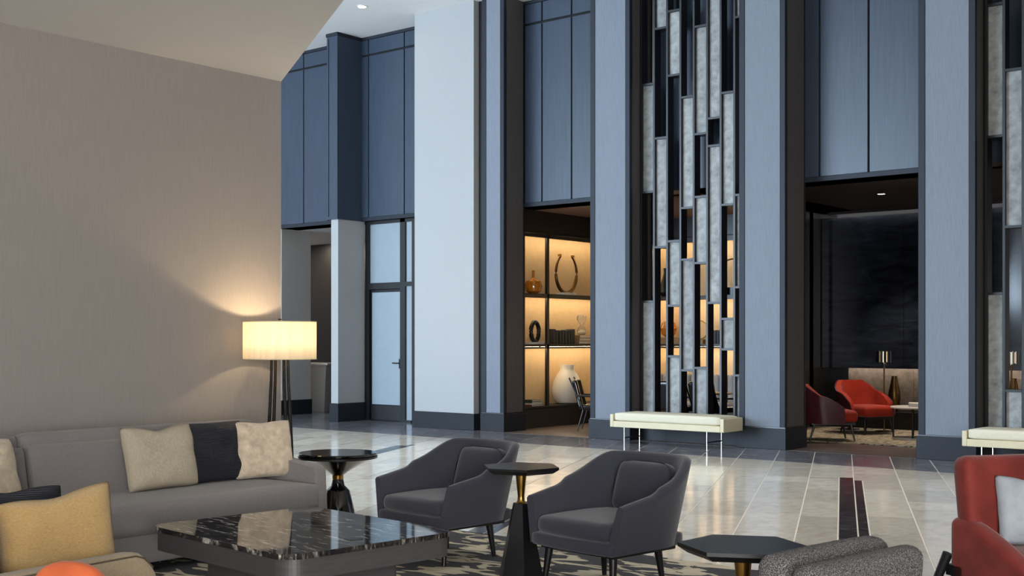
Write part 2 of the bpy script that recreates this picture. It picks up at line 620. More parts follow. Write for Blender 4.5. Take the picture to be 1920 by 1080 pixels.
def tiles(polys, mat, parent, limit):
    sc = [(visible(p), p) for p in polys]
    vis = sorted([x for x in sc if x[0]], key=lambda x: -x[0])
    rest = [p for v_, p in sc if not v_] + [p for v_, p in vis[limit:]]
    for v_, p in vis[:limit]:
        n = len(p)
        cx = sum(q[0] for q in p) / n; cy = sum(q[1] for q in p) / n
        vs = [(x - cx, y - cy, -.004) for x, y in p] + [(x - cx, y - cy, 0) for x, y in p]
        fs = [list(range(n, 2 * n))] + [[k, (k + 1) % n, n + (k + 1) % n, n + k] for k in range(n)]
        mesh('tile', vs, fs, mat, parent, loc=(cx, cy, 0))
    vs, fs = [], []
    for p in rest:
        k = len(vs); vs += [(x, y, 0) for x, y in p]; fs.append(list(range(k, k + len(p))))
    o = mesh('paving', vs, fs, mat, parent)
    o['kind'] = 'stuff'


tiles(pale, 'limestone', fl, 290)
tiles(dark, 'dark_stone', bd, 60)
for s0, s1, sa, sb in STRIPS:
    a = sb
    while a > sa + .1:
        ln = .52
        pp = quad(s0, s1, max(sa, a - ln), a)
        n = 4
        cx = sum(q[0] for q in pp) / n; cy = sum(q[1] for q in pp) / n
        vs = [(x - cx, y - cy, -.004) for x, y in pp] + [(x - cx, y - cy, .0002) for x, y in pp]
        mesh('inlay_tile', vs, [[4, 5, 6, 7]] + [[k, (k + 1) % 4, 4 + (k + 1) % 4, 4 + k] for k in range(4)], 'black_stone', fl, loc=(cx, cy, 0))
        a -= ln
# a second, far inlay strip seen between lamp table and armchair
for s0, sw, a1 in ((-6.284, .155, 16.77), (-6.129, .091, 16.95), (-2.917, .155, 12.3), (-2.762, .091, 12.6)):
    for j in range(8):
        a = a1 - j * .52
        pp = quad(s0, s0 + sw, a - .52, a)
        cx = sum(q[0] for q in pp) / 4; cy = sum(q[1] for q in pp) / 4
        vs = [(x - cx, y - cy, -.004) for x, y in pp] + [(x - cx, y - cy, .0012) for x, y in pp]
        mesh('inlay_tile', vs, [[4, 5, 6, 7]] + [[q, (q + 1) % 4, 4 + (q + 1) % 4, 4 + q] for q in range(4)], 'black_stone', fl, loc=(cx, cy, 0))
struct(box('floor_passage', (-26, 15.621, -.12), (-14.6, 19.8, -.0005), 'dark_stone'), 'dark veined stone floor of the passage and door recess')
struct(box('floor_rooms', (-14.6, 15.66, -.12), (8, 24, -.001), 'plank_floor'), 'grey brown wood plank floor inside the rooms behind the columns')

# ------------------------------------------------------------------ shell: nook wall, ceilings
WX = -8.35
struct(box('wall_left', (WX - .30, -6, 0), (WX, 7.01, 3.81), 'beige_wallcover'), 'tall beige textile covered wall behind the grey sofa')
k_ = -1.42 / 2.33
struct(prism('ceiling_low', [(WX - .30, 7.01), (WX, 7.01), (3.5, 7.01 + k_ * (3.5 - WX)), (3.5, -6), (WX - .30, -6)], 3.81, CEIL, 'ceiling_paint'), 'low warm grey soffit over the seating area')
struct(box('ceiling_high', (-26, -6, CEIL), (8, 24, CEIL + .1), 'ceiling_white'), 'high white lobby ceiling')
dl = empty('ceiling_downlight', (-15.36, 14.69, CEIL))
tag(dl, 'small round recessed downlight in the high white ceiling', 'downlight')
lathe('trim_ring', [(.09, 0), (.09, -.012), (.07, -.012), (.07, 0)], 'white_ceramic', dl, 28)
lathe('lens', [(.0, -.004), (.068, -.004)], 'downlight_glow', dl, 28)

struct(box('wall_right_blocker', (8, -6, 0), (8.2, 24, CEIL), 'grey_wallcover'))  # unseen far wall, added to keep sky light off the column sides
HZ = 3.80   # underside of the upper panelling


def upper(name, x0, x1, y, grooves, zline, label, lead=0.0, ztop=CEIL):
    w = struct(box(name, (x0, y + .03, HZ), (x1, y + .5, ztop), 'groove'), label)
    e = [x0] + list(grooves) + [x1]
    for i in range(len(e) - 1):
        a, b_ = e[i] + .014, e[i + 1] - .014
        if b_ - a < .02: continue
        box('panel', (a, y, HZ + .07), (b_, y + .04, zline - .02), 'navy_panel', w, .003, 1)
        box('panel', (a, y, zline + .02), (b_, y + .04, ztop - .06), 'navy_panel', w, .003, 1)
    box('bottom_rail', (x0, y - .012, HZ - .0), (x1, y + .04, HZ + .066), 'navy_frame', w)
    box('top_rail', (x0, y - .012, ztop - .055), (x1, y + .04, ztop), 'navy_frame', w)
    return w


upper('wall_upper_passage', -25.9, -17.2, 16.25, (-24.3, -23.1, -21.9, -20.6, -19.6, -18.67, -17.95), 6.95, 'navy stained wood panelling above the passage')
upper('wall_upper_door', -17.1, -14.6, 16.25, (-16.82, -15.87), 6.95, 'navy stained wood panelling above the glazed door')
upper('wall_upper_library', -13.4, -10.9, 16.25, (-13.02, -12.64, -12.02), 6.9, 'navy stained wood panelling above the library opening')
upper('wall_upper_lounge', -8.3, -5.6, 16.25, (-7.63, -6.90), 7.0, 'navy stained wood panelling above the lounge opening')


# columns
def column(x0, x1, yf, label, zt=CEIL, depth=.65):
    c = empty('column', (x0, yf, 0))
    w = x1 - x0
    box('core', (.02, .02, 0), (w - .02, depth, zt), 'black_frame', c)
    box('fabric_panel', (.09, .010, .315), (w - .085, .04, zt), 'column_fabric', c)
    box('stile', (0, 0, .315), (.088, .05, zt), 'navy_frame', c, .003, 1)
    box('stile', (w - .083, 0, .315), (w, .05, zt), 'navy_frame', c, .003, 1)
    box('side_panel', (w - .04, .075, .315), (w - .008, depth - .045, zt), 'column_side_shaded', c)
    box('side_stile', (w - .04, .051, .315), (w, .074, zt), 'black_frame', c)
    box('side_stile', (w - .04, depth - .044, .315), (w, depth, zt), 'black_frame', c)
    box('left_side_panel', (0, .051, .315), (.03, depth, zt), 'column_side_shaded', c)
    box('baseboard', (-.02, -.02, 0), (w + .02, depth + .0, .295), 'base_wood', c, .004, 1)
    box('base_bead', (-.004, -.004, .296), (w + .004, depth, .314), 'gunmetal', c)
    tag(c, label, 'column', 'columns of the colonnade')
    return c


column(-13.50, -13.02, 15.70, 'narrow blue grey fabric column beside the pale wall pier', depth=.57)
column(-11.19, -10.45, Y0, 'blue grey fabric column between the library opening and the stone screen')
column(-8.57, -7.85, Y0, 'blue grey fabric column between the stone screen and the lounge opening')
column(-5.96, -5.23, Y0, 'blue grey fabric column on the right of the lounge opening')

pw = empty('wall_pier', (-15.0, Y0, 0))
box('wall_face', (0, 0, .285), (1.385, .75, CEIL), 'pale_wallcover', pw)
box('baseboard', (-.02, -.02, 0), (1.405, .75, .284), 'base_wood', pw, .004, 1)
tag(pw, 'broad pale wall pier right of the glazed door', 'wall pier')
struct(box('wall_reveal', (-13.61, 15.75, 0), (-13.49, 16.3, CEIL), 'black_frame'))

ca = empty('clad_pier', (-17.24, 15.64, 0))
box('lower_face', (.03, .02, .345), (.22, .70, HZ), 'pale_wallcover', ca)
box('baseboard', (0, 0, 0), (.24, .71, .344), 'base_wood', ca, .004, 1)
box('upper_cladding', (-.05, -.02, HZ), (.24, .68, CEIL - .06), 'navy_panel', ca, .003, 1)
box('corner_bead', (.0, -.028, HZ + .05), (.012, -.019, CEIL - .1), 'groove', ca)
box('cap', (-.06, -.035, CEIL - .06), (.255, .69, CEIL), 'navy_frame', ca)
tag(ca, 'slim pier, pale below and navy clad above, left of the glazed door', 'pier')

# glazed door
DY = 16.40
struct(box('wall_door_backing', (-17.1, DY + .06, 0), (-14.9, DY + .2, HZ), 'black_frame'))
d = empty('door_1', (-17.02, DY, 0)); struct(d, 'tall black framed door with frosted glass, transom and sidelight')
box('jamb', (0, -.04, 0), (.10, .05, HZ), 'black_frame', d)
box('mullion', (.93, -.04, 0), (1.06, .05, HZ), 'black_frame', d)
box('jamb', (1.235, -.04, 0), (1.30, .05, HZ), 'black_frame', d)
box('head', (.10, -.04, HZ - .06), (1.235, .05, HZ), 'black_frame', d)
box('transom_bar', (.10, -.04, 2.50), (.93, .05, 2.62), 'black_frame', d)
box('transom_bar', (1.06, -.04, 2.54), (1.235, .05, 2.62), 'black_frame', d)
box('pane', (.10, 0, 2.62), (.93, .03, HZ - .06), 'frosted', d)
box('pane', (1.06, 0, 2.62), (1.235, .03, HZ - .06), 'frosted', d)
box('pane', (1.06, 0, .04), (1.235, .03, 2.54), 'frosted', d)
box('sill', (1.06, -.06, 0), (1.235, .05, .04), 'black_frame', d)
lf = box('door_leaf', (.11, .012, .01), (.925, .04, 2.49), 'black_frame', d)
box('pane', (.145, .002, .31), (.905, .02, 2.44), 'frosted', lf)
box('kick_plate', (.13, .002, .03), (.915, .02, .28), 'gunmetal', lf)
tube('handle', [(.72, -.03, 1.10), (.88, -.03, 1.10), (.88, .01, 1.10)], .012, 'black_matte', lf)
box('handle_plate', (.865, -.005, 1.0), (.90, .012, 1.18), 'black_matte', lf)

# passage on the far left
struct(box('wall_passage', (-19.75, 16.3, .30), (-19.40, 17.08, HZ), 'grey_wallcover'), 'grey wall of the passage behind the floor lamp')
struct(box('wall_hall_left', (-26, 16.32, 0), (-19.76, 16.6, HZ), 'pale_wallcover'), 'pale wall continuing left of the passage')
struct(box('baseboard_passage', (-19.77, 16.28, 0), (-19.38, 17.10, .299), 'base_wood'))
struct(box('wall_passage_dark', (-25.9, 19.6, 0), (-17.4, 19.75, HZ), 'black_wood'), 'dark panelled wall at the back of the passage')
struct(box('ceiling_passage', (-26, 16.30, HZ), (-15, 19.9, HZ + .05), 'ceiling_paint'))
struct(box('wall_passage_end', (-17.3, 16.75, 0), (-17.1, 19.7, HZ), 'black_wood'))
pl_ = area('passage_cove_light', (-22.0, 18.3, HZ - .03), (-21.6, 18.3, 0), .3, 1.4, 110, (1, .85, .68))
po = empty('podium', (-19.85, 17.75, 0), R(20))
tag(po, 'grey tapered podium with a white stone top in the passage', 'podium')
vs = [(sx * w, sy * w, z) for z, w in ((0, .2), (1.0, .29)) for sx, sy in ((-1, -1), (1, -1), (1, 1), (-1, 1))]
mesh('body', vs, [[0, 1, 2, 3], [4, 5, 6, 7]] + [[i, (i + 1) % 4, 4 + (i + 1) % 4, 4 + i] for i in range(4)], 'grey_wallcover', po)
box('top', (-.36, -.36, 1.0), (.36, .36, 1.04), 'white_marble', po, .004)


# ------------------------------------------------------------------ stone screens
def screen(xs, panels, yf, z0, z1, label, depth=.17):
    s = empty('stone_screen', (xs[0], yf, 0))
    ox = xs[0]
    for i, x in enumerate(xs):
        box('fin', (x - ox - .017, 0, z0), (x - ox + .017, depth, z1), 'black_frame', s, .002, 1)
    box('plinth', (xs[0] - ox - .02, -.02, 0), (xs[-1] - ox + .02, depth + .05, z0), 'base_wood', s)
    for i, col in enumerate(panels):
        a, b_ = xs[i] - ox + .018, xs[i + 1] - ox - .018
        for lo, hi in col:
            o = box('stone_panel', (-(b_ - a) / 2, -.02, -(hi - lo) / 2 + .016), ((b_ - a) / 2, .02, (hi - lo) / 2 - .016), 'screen_stone', s)
            o.location = ((a + b_) / 2, .07, (lo + hi) / 2)
            if lo > z0 + .05: box('shelf_bar', (a, 0, lo - .016), (b_, depth, lo + .016), 'black_frame', s)
            if hi < z1: box('shelf_bar', (a, 0, hi - .016), (b_, depth, hi + .016), 'black_frame', s)
    tag(s, label, 'screen')
    return s


screen([-10.43, -10.19, -9.955, -9.719, -9.487, -9.258, -9.029, -8.803, -8.60],
       [[(3.82, 5.48), (0.36, 2.13)],
        [(6.31, 7.3), (2.96, 4.63)],
        [(5.56, 6.54), (2.06, 3.04), (0.36, 1.29)],
        [(3.53, 5.2), (1.08, 2.75)],
        [(4.62, 6.23), (2.69, 3.68), (0.36, 1.12)],
        [(4.83, 7.1), (2.09, 4.42)],
        [(3.53, 5.18), (1.4, 1.85)],
        [(6.26, 7.0), (2.31, 3.66), (0.36, 1.02)]],
       15.90, .36, CEIL, 'black fin screen with grey stone panels behind the middle bench')
screen([-5.19, -4.967, -4.733, -4.50, -4.27, -4.04, -3.8, -3.57, -3.34],
       [[(4.13, 5.81), (.36, 2.13)], [(2.97, 4.95), (.36, .9)], [(5.3, 6.6), (1.3, 2.6)], [(3.6, 5.2), (.4, 1.1)],
        [(2.2, 3.4), (5.0, 6.5)], [(.4, 1.8), (3.8, 5.0)], [(2.0, 3.7), (5.6, 7.0)], [(.4, 1.4), (4, 6)]],
       15.90, .36, CEIL, 'black fin screen with grey stone panels at the right edge')
struct(box('wall_screen_head', (-10.4, 16.35, HZ), (-8.6, 16.5, CEIL), 'navy_panel'), 'navy panelling high behind the stone screen')
struct(box('wall_screen_head_right', (-5.3, 16.35, HZ), (-3.2, 16.5, CEIL), 'navy_panel'))
column(-3.30, -2.57, Y0, 'blue grey fabric column beyond the right edge of the stone screen')

# ------------------------------------------------------------------ library
SX = -13.19
struct(box('ceiling_library', (-14.2, 16.28, 3.80), (-8.9, 20.6, 3.86), 'brown_ceiling'))
struct(box('wall_library_left', (-13.85, 16.30, 0), (-13.70, 20.4, 3.8), 'black_wood'))
struct(box('wall_library_back', (-13.7, 20.05, 0), (-9.6, 20.2, 3.8), 'black_wood'))
struct(box('wall_partition', (-9.72, 17.6, 0), (-9.60, 21.2, 3.8), 'black_wood'))
struct(box('wall_partition_front', (-8.95, 16.27, 0), (-8.83, 17.6, 3.8), 'black_wood'))
struct(box('wall_partition_link', (-9.72, 17.6, 0), (-8.83, 17.7, 3.8), 'black_wood'))

LV = [(.36, 1.44), (1.44, 2.33), (2.33, 3.42)]


def shelf_unit(name, origin, length, depth, divs, label, rz):
    """local x runs along the shelf, +y into the wall"""
    s = empty(name, origin, rz)
    box('plinth', (0, 0, 0), (length, depth, .34), 'black_wood', s)
    box('bulkhead', (0, 0, 3.43), (length, depth, 3.80), 'black_wood', s)
    box('back_panel', (0, depth - .02, .36), (length, depth, 3.41), 'shelf_back', s)
    for z in (.35, 1.44, 2.33, 3.42):
        sh = box('shelf', (0, .0, z - .022), (length, depth - .021, z + .022), 'black_wood', s)
        if z > .5: box('lip', (0, .0, z - (.085 if z > 3 else .055)), (length, .018, z - .023), 'black_wood', sh)
    for x in divs:
        box('divider', (x - .03, 0, .375), (x + .03, .05, 3.40), 'black_wood', s)
    ed = sorted([0] + [x for x in divs if 0.05 < x < length - .05] + [length])
    for i in range(len(ed) - 1):
        for lo, hi in LV:
            box('light_strip', (ed[i] + .04, .17, hi - .036), (ed[i + 1] - .04, .20, hi - .024), 'led_warm', s)
    tag(s, label, 'shelving')
    return s


shelf_unit('shelving', (SX, 16.36, 0), 3.14, .45, (.06, .78, 2.60), 'warm lit shelving in the library opening beside the column', R(90))
shelf_unit('shelving', (SX + .02, 19.55, 0), 3.44, .45, (.04, .95, 2.15, 3.38), 'warm lit shelving seen through the stone screen', 0)


def book(x, y, z, w, d_, h, mat, label, group, rz=0):
    b_ = empty('book', (x, y, z), rz)
    box('cover', (-w / 2, -d_ / 2, 0), (w / 2, d_ / 2, h), mat, b_, .003, 1)
    if h > w:
        box('pages', (-w / 2 + .005, -d_ / 2 + .008, h), (w / 2 - .005, d_ / 2 - .008, h + .002), 'book_white', b_)
    else:
        box('pages', (w / 2 - .001, -d_ / 2 + .01, .006), (w / 2 + .002, d_ / 2 - .01, h - .006), 'book_white', b_)
    tag(b_, label, 'book', group)


# left shelves
for k, (yy, w, h) in enumerate(((17.44, .07, .27), (17.52, .06, .25), (17.62, .055, .24), (17.70, .055, .25), (17.79, .06, .25), (17.88, .055, .26), (17.96, .06, .25), (18.03, .055, .27))):
    book(-13.36, yy, 1.463, .17, w, h, 'book_dark', ['first', 'second', 'third', 'fourth', 'fifth', 'sixth', 'seventh', 'eighth'][k] + ' dark upright book from the left in the row left of the hourglass', 'dark books on the middle shelf')
for k in range(3):
    book(-13.38, 18.40, 1.463 + k * .055, .26, .52 - .03 * k, .052, 'book_tan', ['large tan book at the bottom of the pile under the hourglass', 'large tan book in the middle of the pile under the hourglass', 'large tan book directly under the hourglass'][k], 'tan books under the hourglass')
for k, mm in enumerate(('book_red', 'book_white', 'book_green', 'book_dark')):
    book(-13.36, 16.91 - .01 * k, .373 + k * .028, .22, .34 - .03 * k, .026, mm, ['red', 'white', 'green', 'black'][k] + ' book in the flat pile left of the big white vase', 'flat books on the bottom ledge')
hg = empty('hourglass', (-13.36, 18.38, 1.630))
tag(hg, 'clear glass hourglass with white sand on tan books', 'hourglass')
lathe('bulb', [(.06, 0), (.085, .03), (.09, .08), (.06, .14), (.018, .185), (.06, .23), (.09, .29), (.085, .34), (.06, .37)], 'clear_glass', hg, 24)
lathe('sand', [(.0, .004), (.07, .012), (.078, .05), (.0, .10)], 'sand', hg, 20)
hs = empty('horseshoe_sculpture', (-13.38, 17.93, 2.353))
tag(hs, 'dark bronze horseshoe sculpture on a white block', 'sculpture')
box('block', (-.09, -.2, 0), (.09, .2, .045), 'white_marble', hs, .004)
pts = []
for k in range(29):
    t = R(-238 + 296 * k / 28)
    pts.append((0, .31 * math.cos(t) * 1.02, .40 + .36 * math.sin(t)))
tube('horseshoe', pts, [.014 + .022 * math.sin(math.pi * k / 28) for k in range(29)], 'bronze', hs, 12)
box('tip_cap', (-.03, -.215, .70), (.03, -.18, .74), 'brass', hs)
box('tip_cap', (-.03, .18, .70), (.03, .215, .74), 'brass', hs)
ab_ = empty('amber_bottle', (-13.36, 16.93, 2.353))
tag(ab_, 'round amber glass bottle on the top shelf beside the column', 'bottle')
lathe('body', [(.06, 0), (.13, .04), (.155, .13), (.13, .22), (.05, .26), (.025, .28)], 'amber_glass', ab_, 28)
lathe('neck', [(.025, .27), (.022, .40), (.03, .41)], 'amber_glass', ab_, 20)
bs = empty('loop_sculpture', (-13.34, 16.95, 1.463))
tag(bs, 'black loop sculpture on a white block beside the column', 'sculpture')
box('block', (-.08, -.16, 0), (.08, .16, .035), 'white_marble', bs)
tube('loop', [(0, .11 * math.cos(R(t)), .22 + .17 * math.sin(R(t))) for t in range(0, 360, 15)], .04, 'black_matte', bs, 12, True)
vz = empty('floor_vase', (-13.40, 17.98, .373))
tag(vz, 'big white ceramic vase on the bottom ledge of the shelving', 'vase')
lathe('body', [(.13, 0), (.20, .02), (.27, .12), (.29, .24), (.255, .40), (.19, .53), (.135, .60), (.125, .64), (.13, .71), (.12, .71), (.11, .62)], 'white_ceramic', vz, 44)
# back shelves (seen through the screen)
bv_ = empty('teardrop_vase', (-12.39, 19.72, 2.353)); tag(bv_, 'black teardrop vase behind the stone screen', 'vase')
lathe('body', [(.06, 0), (.12, .08), (.11, .18), (.05, .34), (.022, .46), (.03, .54)], 'black_matte', bv_, 24)
ag = empty('amber_globe', (-12.31, 19.72, 1.463)); tag(ag, 'amber glass globe on a flat box behind the stone screen', 'globe')
box('box', (-.3, -.12, 0), (.3, .12, .12), 'book_tan', ag)
lathe('globe', [(.05, .12), (.13, .18), (.16, .29), (.12, .40), (.04, .45)], 'amber_glass', ag, 28)
rg = empty('ring_sculpture', (-11.64, 19.72, 1.463)); tag(rg, 'thin gold ring sculpture behind the stone screen', 'sculpture')
tube('ring', [(.17 * math.cos(R(t)), 0, .26 + .17 * math.sin(R(t))) for t in range(0, 360, 12)], .013, 'brass', rg, 8, True)
box('stand', (-.1, -.05, 0), (.1, .05, .085), 'book_tan', rg)
for k in range(4):
    book(-11.27 + k * .06, 19.72, 1.463, .05, .17, .25 - .02 * (k % 2), 'book_dark', ['first', 'second', 'third', 'fourth'][k] + ' dark upright book from the left, behind the stone screen', 'dark books on the back shelves')
ac = empty('arc_sculpture', (-11.0, 19.72, 2.353)); tag(ac, 'dark arc sculpture on a black block behind the stone screen', 'sculpture')
box('block', (-.16, -.08, 0), (.16, .08, .14), 'black_matte', ac)
tube('arc', [(.30 * math.cos(R(t)) + .06, 0, .37 + .29 * math.sin(R(t))) for t in range(-60, 225, 14)], .016, 'bronze', ac, 10)

# channel-tufted banquette
bq = empty('banquette', (-11.4, 19.05, 0))
tag(bq, 'grey channel tufted banquette behind the stone screen', 'banquette')
cushion('seat', (3.0, .62, .20), .05, 'banquette_fabric', bq, loc=(0, 0, .34))
box('plinth', (-1.45, -.26, 0), (1.45, .28, .24), 'black_wood', bq)
for k in range(20):
    cushion('back_channel', (.148, .16, .52), .06, 'banquette_fabric', bq, loc=(-1.43 + k * .15, .27, .66), cuts=5)


# black slatted lounge chairs in the library
def black_chair(loc, rz, label):
    c = empty('black_chair', loc, rz)
    tag(c, label, 'chair', 'black leather chairs in the library')
    cushion('seat', (.52, .52, .10), .04, 'black_lacquer', c, loc=(0, -.02, .40))
    cushion('back', (.50, .09, .50), .04, 'black_lacquer', c, loc=(0, .30, .62), rot=(R(-14), 0, 0))
    for sx in (-1, 1):
        tube('leg', [(sx * .26, -.24, .36), (sx * .28, -.28, 0)], [.017, .011], 'black_matte', c, 8)
        tube('leg', [(sx * .27, .20, .36), (sx * .29, .30, 0)], [.017, .011], 'black_matte', c, 8)
        tube('post', [(sx * .27, .20, .36), (sx * .27, .44, .90)], .014, 'black_matte', c, 8)
        tube('arm', [(sx * .29, -.26, .58), (sx * .29, .30, .60)], .016, 'black_matte', c, 8)
        tube('arm_post', [(sx * .28, -.24, .36), (sx * .29, -.26, .58)], .013, 'black_matte', c, 8)
    return c


black_chair((-12.02, 16.98, 0), R(118), 'black leather chair half hidden by the column left of the screen')
black_chair((-10.73, 17.55, 0), R(180), 'black leather chair behind the left half of the stone screen')
black_chair((-10.05, 17.50, 0), R(172), 'black leather chair behind the right half of the stone screen')
tb = empty('library_table', (-10.5, 18.15, 0)); tag(tb, 'wooden table with white top behind the stone screen', 'table')
lathe('top', [(.0, .62), (.36, .62), (.38, .635), (.36, .65), (0, .65)], 'book_tan', tb)
lathe('stem', [(.22, 0), (.2, .02), (.035, .05), (.035, .62)], 'black_matte', tb, 20)

# ------------------------------------------------------------------ dark lounge
struct(box('ceiling_lounge', (-9.7, 16.28, 3.80), (-1.5, 21.4, 3.86), 'dark_ceiling'))
lw = struct(box('wall_lounge_back', (-9.6, 20.55, 1.04), (-2.0, 20.7, 3.72), 'black_frame'), 'dark glossy stone wall of the lounge')
for k in range(5):
    box('stone_slab', (-9.58 + k * 1.5, 20.52, 1.045), (-9.585 + (k + 1) * 1.5, 20.549, 3.70), 'dark_gloss_stone', lw)
ln = struct(box('wall_lounge_niche', (-9.6, 20.95, 0), (-2.0, 21.1, 1.2), 'black_frame'), 'brown stone niche under the dark lounge wall')
for k in range(6):
    box('stone_slab', (-9.25 + k * 1.2, 20.90, .30), (-9.255 + (k + 1) * 1.2, 20.949, 1.04), 'niche_stone', ln)
box('niche_light', (-9.3, 20.72, 1.10), (-2.1, 20.75, 1.115), 'led_neutral', ln)
box('ledge', (-9.6, 20.45, 0), (-2.0, 20.90, .29), 'black_wood', ln)
cv = empty('cove_light', (-6, 20.40, 3.76)); tag(cv, 'slim light slot washing the dark lounge wall', 'light')
box('diffuser', (-3.4, .04, .02), (3.6, .07, .035), 'led_neutral', cv)
box('slot_trim', (-3.4, -.03, .0), (3.6, .02, .04), 'dark_ceiling', cv)
ld = empty('ceiling_downlight', (-7.53, 18.22, 3.80)); tag(ld, 'small lit downlight in the dark lounge ceiling', 'downlight')
lathe('trim_ring', [(.075, 0), (.075, -.01), (.055, -.01), (.055, 0)], 'dark_ceiling', ld, 24)
lathe('lens', [(.0, -.003), (.054, -.003)], 'downlight_glow', ld, 24)
sp = bpy.data.lights.new('lounge_downlight_beam', 'SPOT'); sp.energy = 260; sp.spot_size = R(75); sp.spot_blend = .6; sp.color = (1, .86, .68); sp.shadow_soft_size = .05
for x, y in ((-7.53, 18.22), (-8.0, 19.5), (-5.4, 19.3)):
    so = bpy.data.objects.new('lounge_downlight_beam', sp); C.objects.link(so); so.location = (x, y, 3.77)
rgo = box('lounge_rug', (-9.3, 17.2, 0), (-3.0, 20.2, .012), 'fleck_rug')
tag(rgo, 'flecked cream and black rug in the lounge', 'rug')


def lounge_chair(loc, rz, label):
    c = empty('lounge_chair', loc, rz)
    tag(c, label, 'chair', 'red lounge chairs')
    # winged shell: lofted U
    def shell(name, off, mat, thick, zlo):
        NS, vs, fs = 40, [], []
        for i in range(NS + 1):
            s = -1 + 2 * i / NS
            a = abs(s)
            ang = R(90) * (1 - a) if a < 1 else 0
            x0 = math.copysign(.37 * math.cos(R(90) * (1 - a) ** 1.0) ** .75, s) if a > 0 else 0
            y0 = .34 * math.sin(R(90) * (1 - a)) ** .8 - .20 * max(0, a - .8) / .2 * .9
            top = .86 - .25 * (max(0, a - .30) / .70) ** 1.1
            if a > .86: top -= .10 * ((a - .86) / .14) ** 2
            nrm = Vector((x0, y0 + .05, 0)).normalized()
            for k in range(6):
                t = k / 5
                z = zlo + (top - zlo) * t
                fl_ = 1 + .13 * t
                vs.append(Vector((x0 * fl_, y0 * fl_ + .05 * t, z)) + nrm * off)
            for k in range(5, -1, -1):
                t = k / 5
                z = zlo + (top - zlo) * t
                fl_ = 1 + .13 * t
                vs.append(Vector((x0 * fl_, y0 * fl_ + .05 * t, z)) + nrm * (off - thick))
        for i in range(NS):
            for k in range(12):
                fs.append([i * 12 + k, i * 12 + (k + 1) % 12, (i + 1) * 12 + (k + 1) % 12, (i + 1) * 12 + k])
        fs += [list(range(12)), list(range(NS * 12, NS * 12 + 12))]
        o = mesh(name, vs, fs, mat, c, True); sharp(o, 50)
    shell('outer_shell', .02, 'burgundy_leather', .02, .26)
    shell('inner_back', -.002, 'red_velvet', .075, .28)
    cushion('seat', (.62, .68, .17), .06, 'red_velvet', c, puff=(0, 0, .02), loc=(0, -.06, .37))
    box('seat_rail', (-.30, -.36, .245), (.30, .30, .275), 'black_matte', c)
    for sx in (-1, 1):
        tube('leg', [(sx * .25, -.30, .25), (sx * .28, -.35, 0)], [.022, .012], 'black_matte', c, 10)
        tube('leg', [(sx * .22, .24, .25), (sx * .25, .32, 0)], [.022, .012], 'black_matte', c, 10)
    return c


lounge_chair((-8.19, 19.16, .012), R(61), 'red velvet lounge chair facing out of the lounge beside the floor lamp')
lounge_chair((-8.10, 17.52, .012), R(128), 'red lounge chair seen from its dark burgundy leather side')
lounge_chair((-6.20, 18.9, .012), R(30), 'red lounge chair seen through the right stone screen')


def chrome_lamp(loc, label):
    l = empty('floor_lamp', loc); tag(l, label, 'lamp')
    lathe('base', [(.15, 0), (.15, .015), (.02, .025)], 'chrome', l, 28)
    lathe('pole', [(.014, .02), (.014, 1.12)], 'bronze', l, 12)
    lathe('collar', [(.03, 1.12), (.035, 1.15), (.03, 1.17)], 'chrome', l, 16)
    for k in range(12):
        t = 2 * math.pi * k / 12
        o = lathe('shade_rod', [(.026, 1.15), (.026, 1.345)], 'chrome', l, 10)
        o.location = (.105 * math.cos(t), .105 * math.sin(t), 0)
    lathe('diffuser', [(.07, 1.16), (.07, 1.33)], 'bulb_glow', l, 20)


chrome_lamp((-8.06, 19.62, .012), 'slim floor lamp with glass rod shade behind the red lounge chair')
chrome_lamp((-6.1, 19.9, .012), 'slim floor lamp with glass rod shade seen through the right screen')


def bronze_vase(loc, label):
    o = lathe('bronze_vase', [(.045, 0), (.075, .06), (.105, .22), (.10, .34), (.065, .50), (.048, .60), (.05, .62), (.04, .62), (.04, .55)], 'bronze', None, 32, loc)
    tag(o, label, 'vase')


bronze_vase((-8.28, 20.60, .292), 'tall bronze vase on the ledge right of the red lounge chair')
bronze_vase((-6.28, 20.60, .292), 'tall bronze vase seen through the right stone screen')
stb = empty('round_side_table', (-7.16, 18.55, .012)); tag(stb, 'round marble topped side table with black legs in the lounge', 'table')
lathe('top', [(0, .47), (.33, .47), (.34, .485), (.33, .50), (0, .50)], 'white_marble', stb)
lathe('base_ring', [(.31, 0), (.31, .025), (.0, .025)], 'white_marble', stb)
for k in range(4):
    t = R(20 + 90 * k)
    tube('leg', [(.29 * math.cos(t), .29 * math.sin(t), .02), (.29 * math.cos(t), .29 * math.sin(t), .47)], .014, 'black_matte', stb, 8)
for k in range(2):
    book(-7.10, 18.50, .512 + k * .03, .2, .26, .028, 'book_white', ['lower white book on the marble side table', 'upper white book on the marble side table'][k], 'white books on the side table', R(20))
vs2 = empty('console_books', (-8.72, 19.75, .012)); tag(vs2, 'small white stand with papers behind the red lounge chair', 'stand')
box('post', (-.02, -.02, 0), (.02, .02, .48), 'black_matte', vs2)
box('foot', (-.12, -.12, 0), (.12, .12, .015), 'black_matte', vs2)
box('top', (-.15, -.15, .48), (.15, .15, .50), 'white_marble', vs2)
box('papers', (-.1, -.12, .50), (.1, .12, .56), 'book_white', vs2)


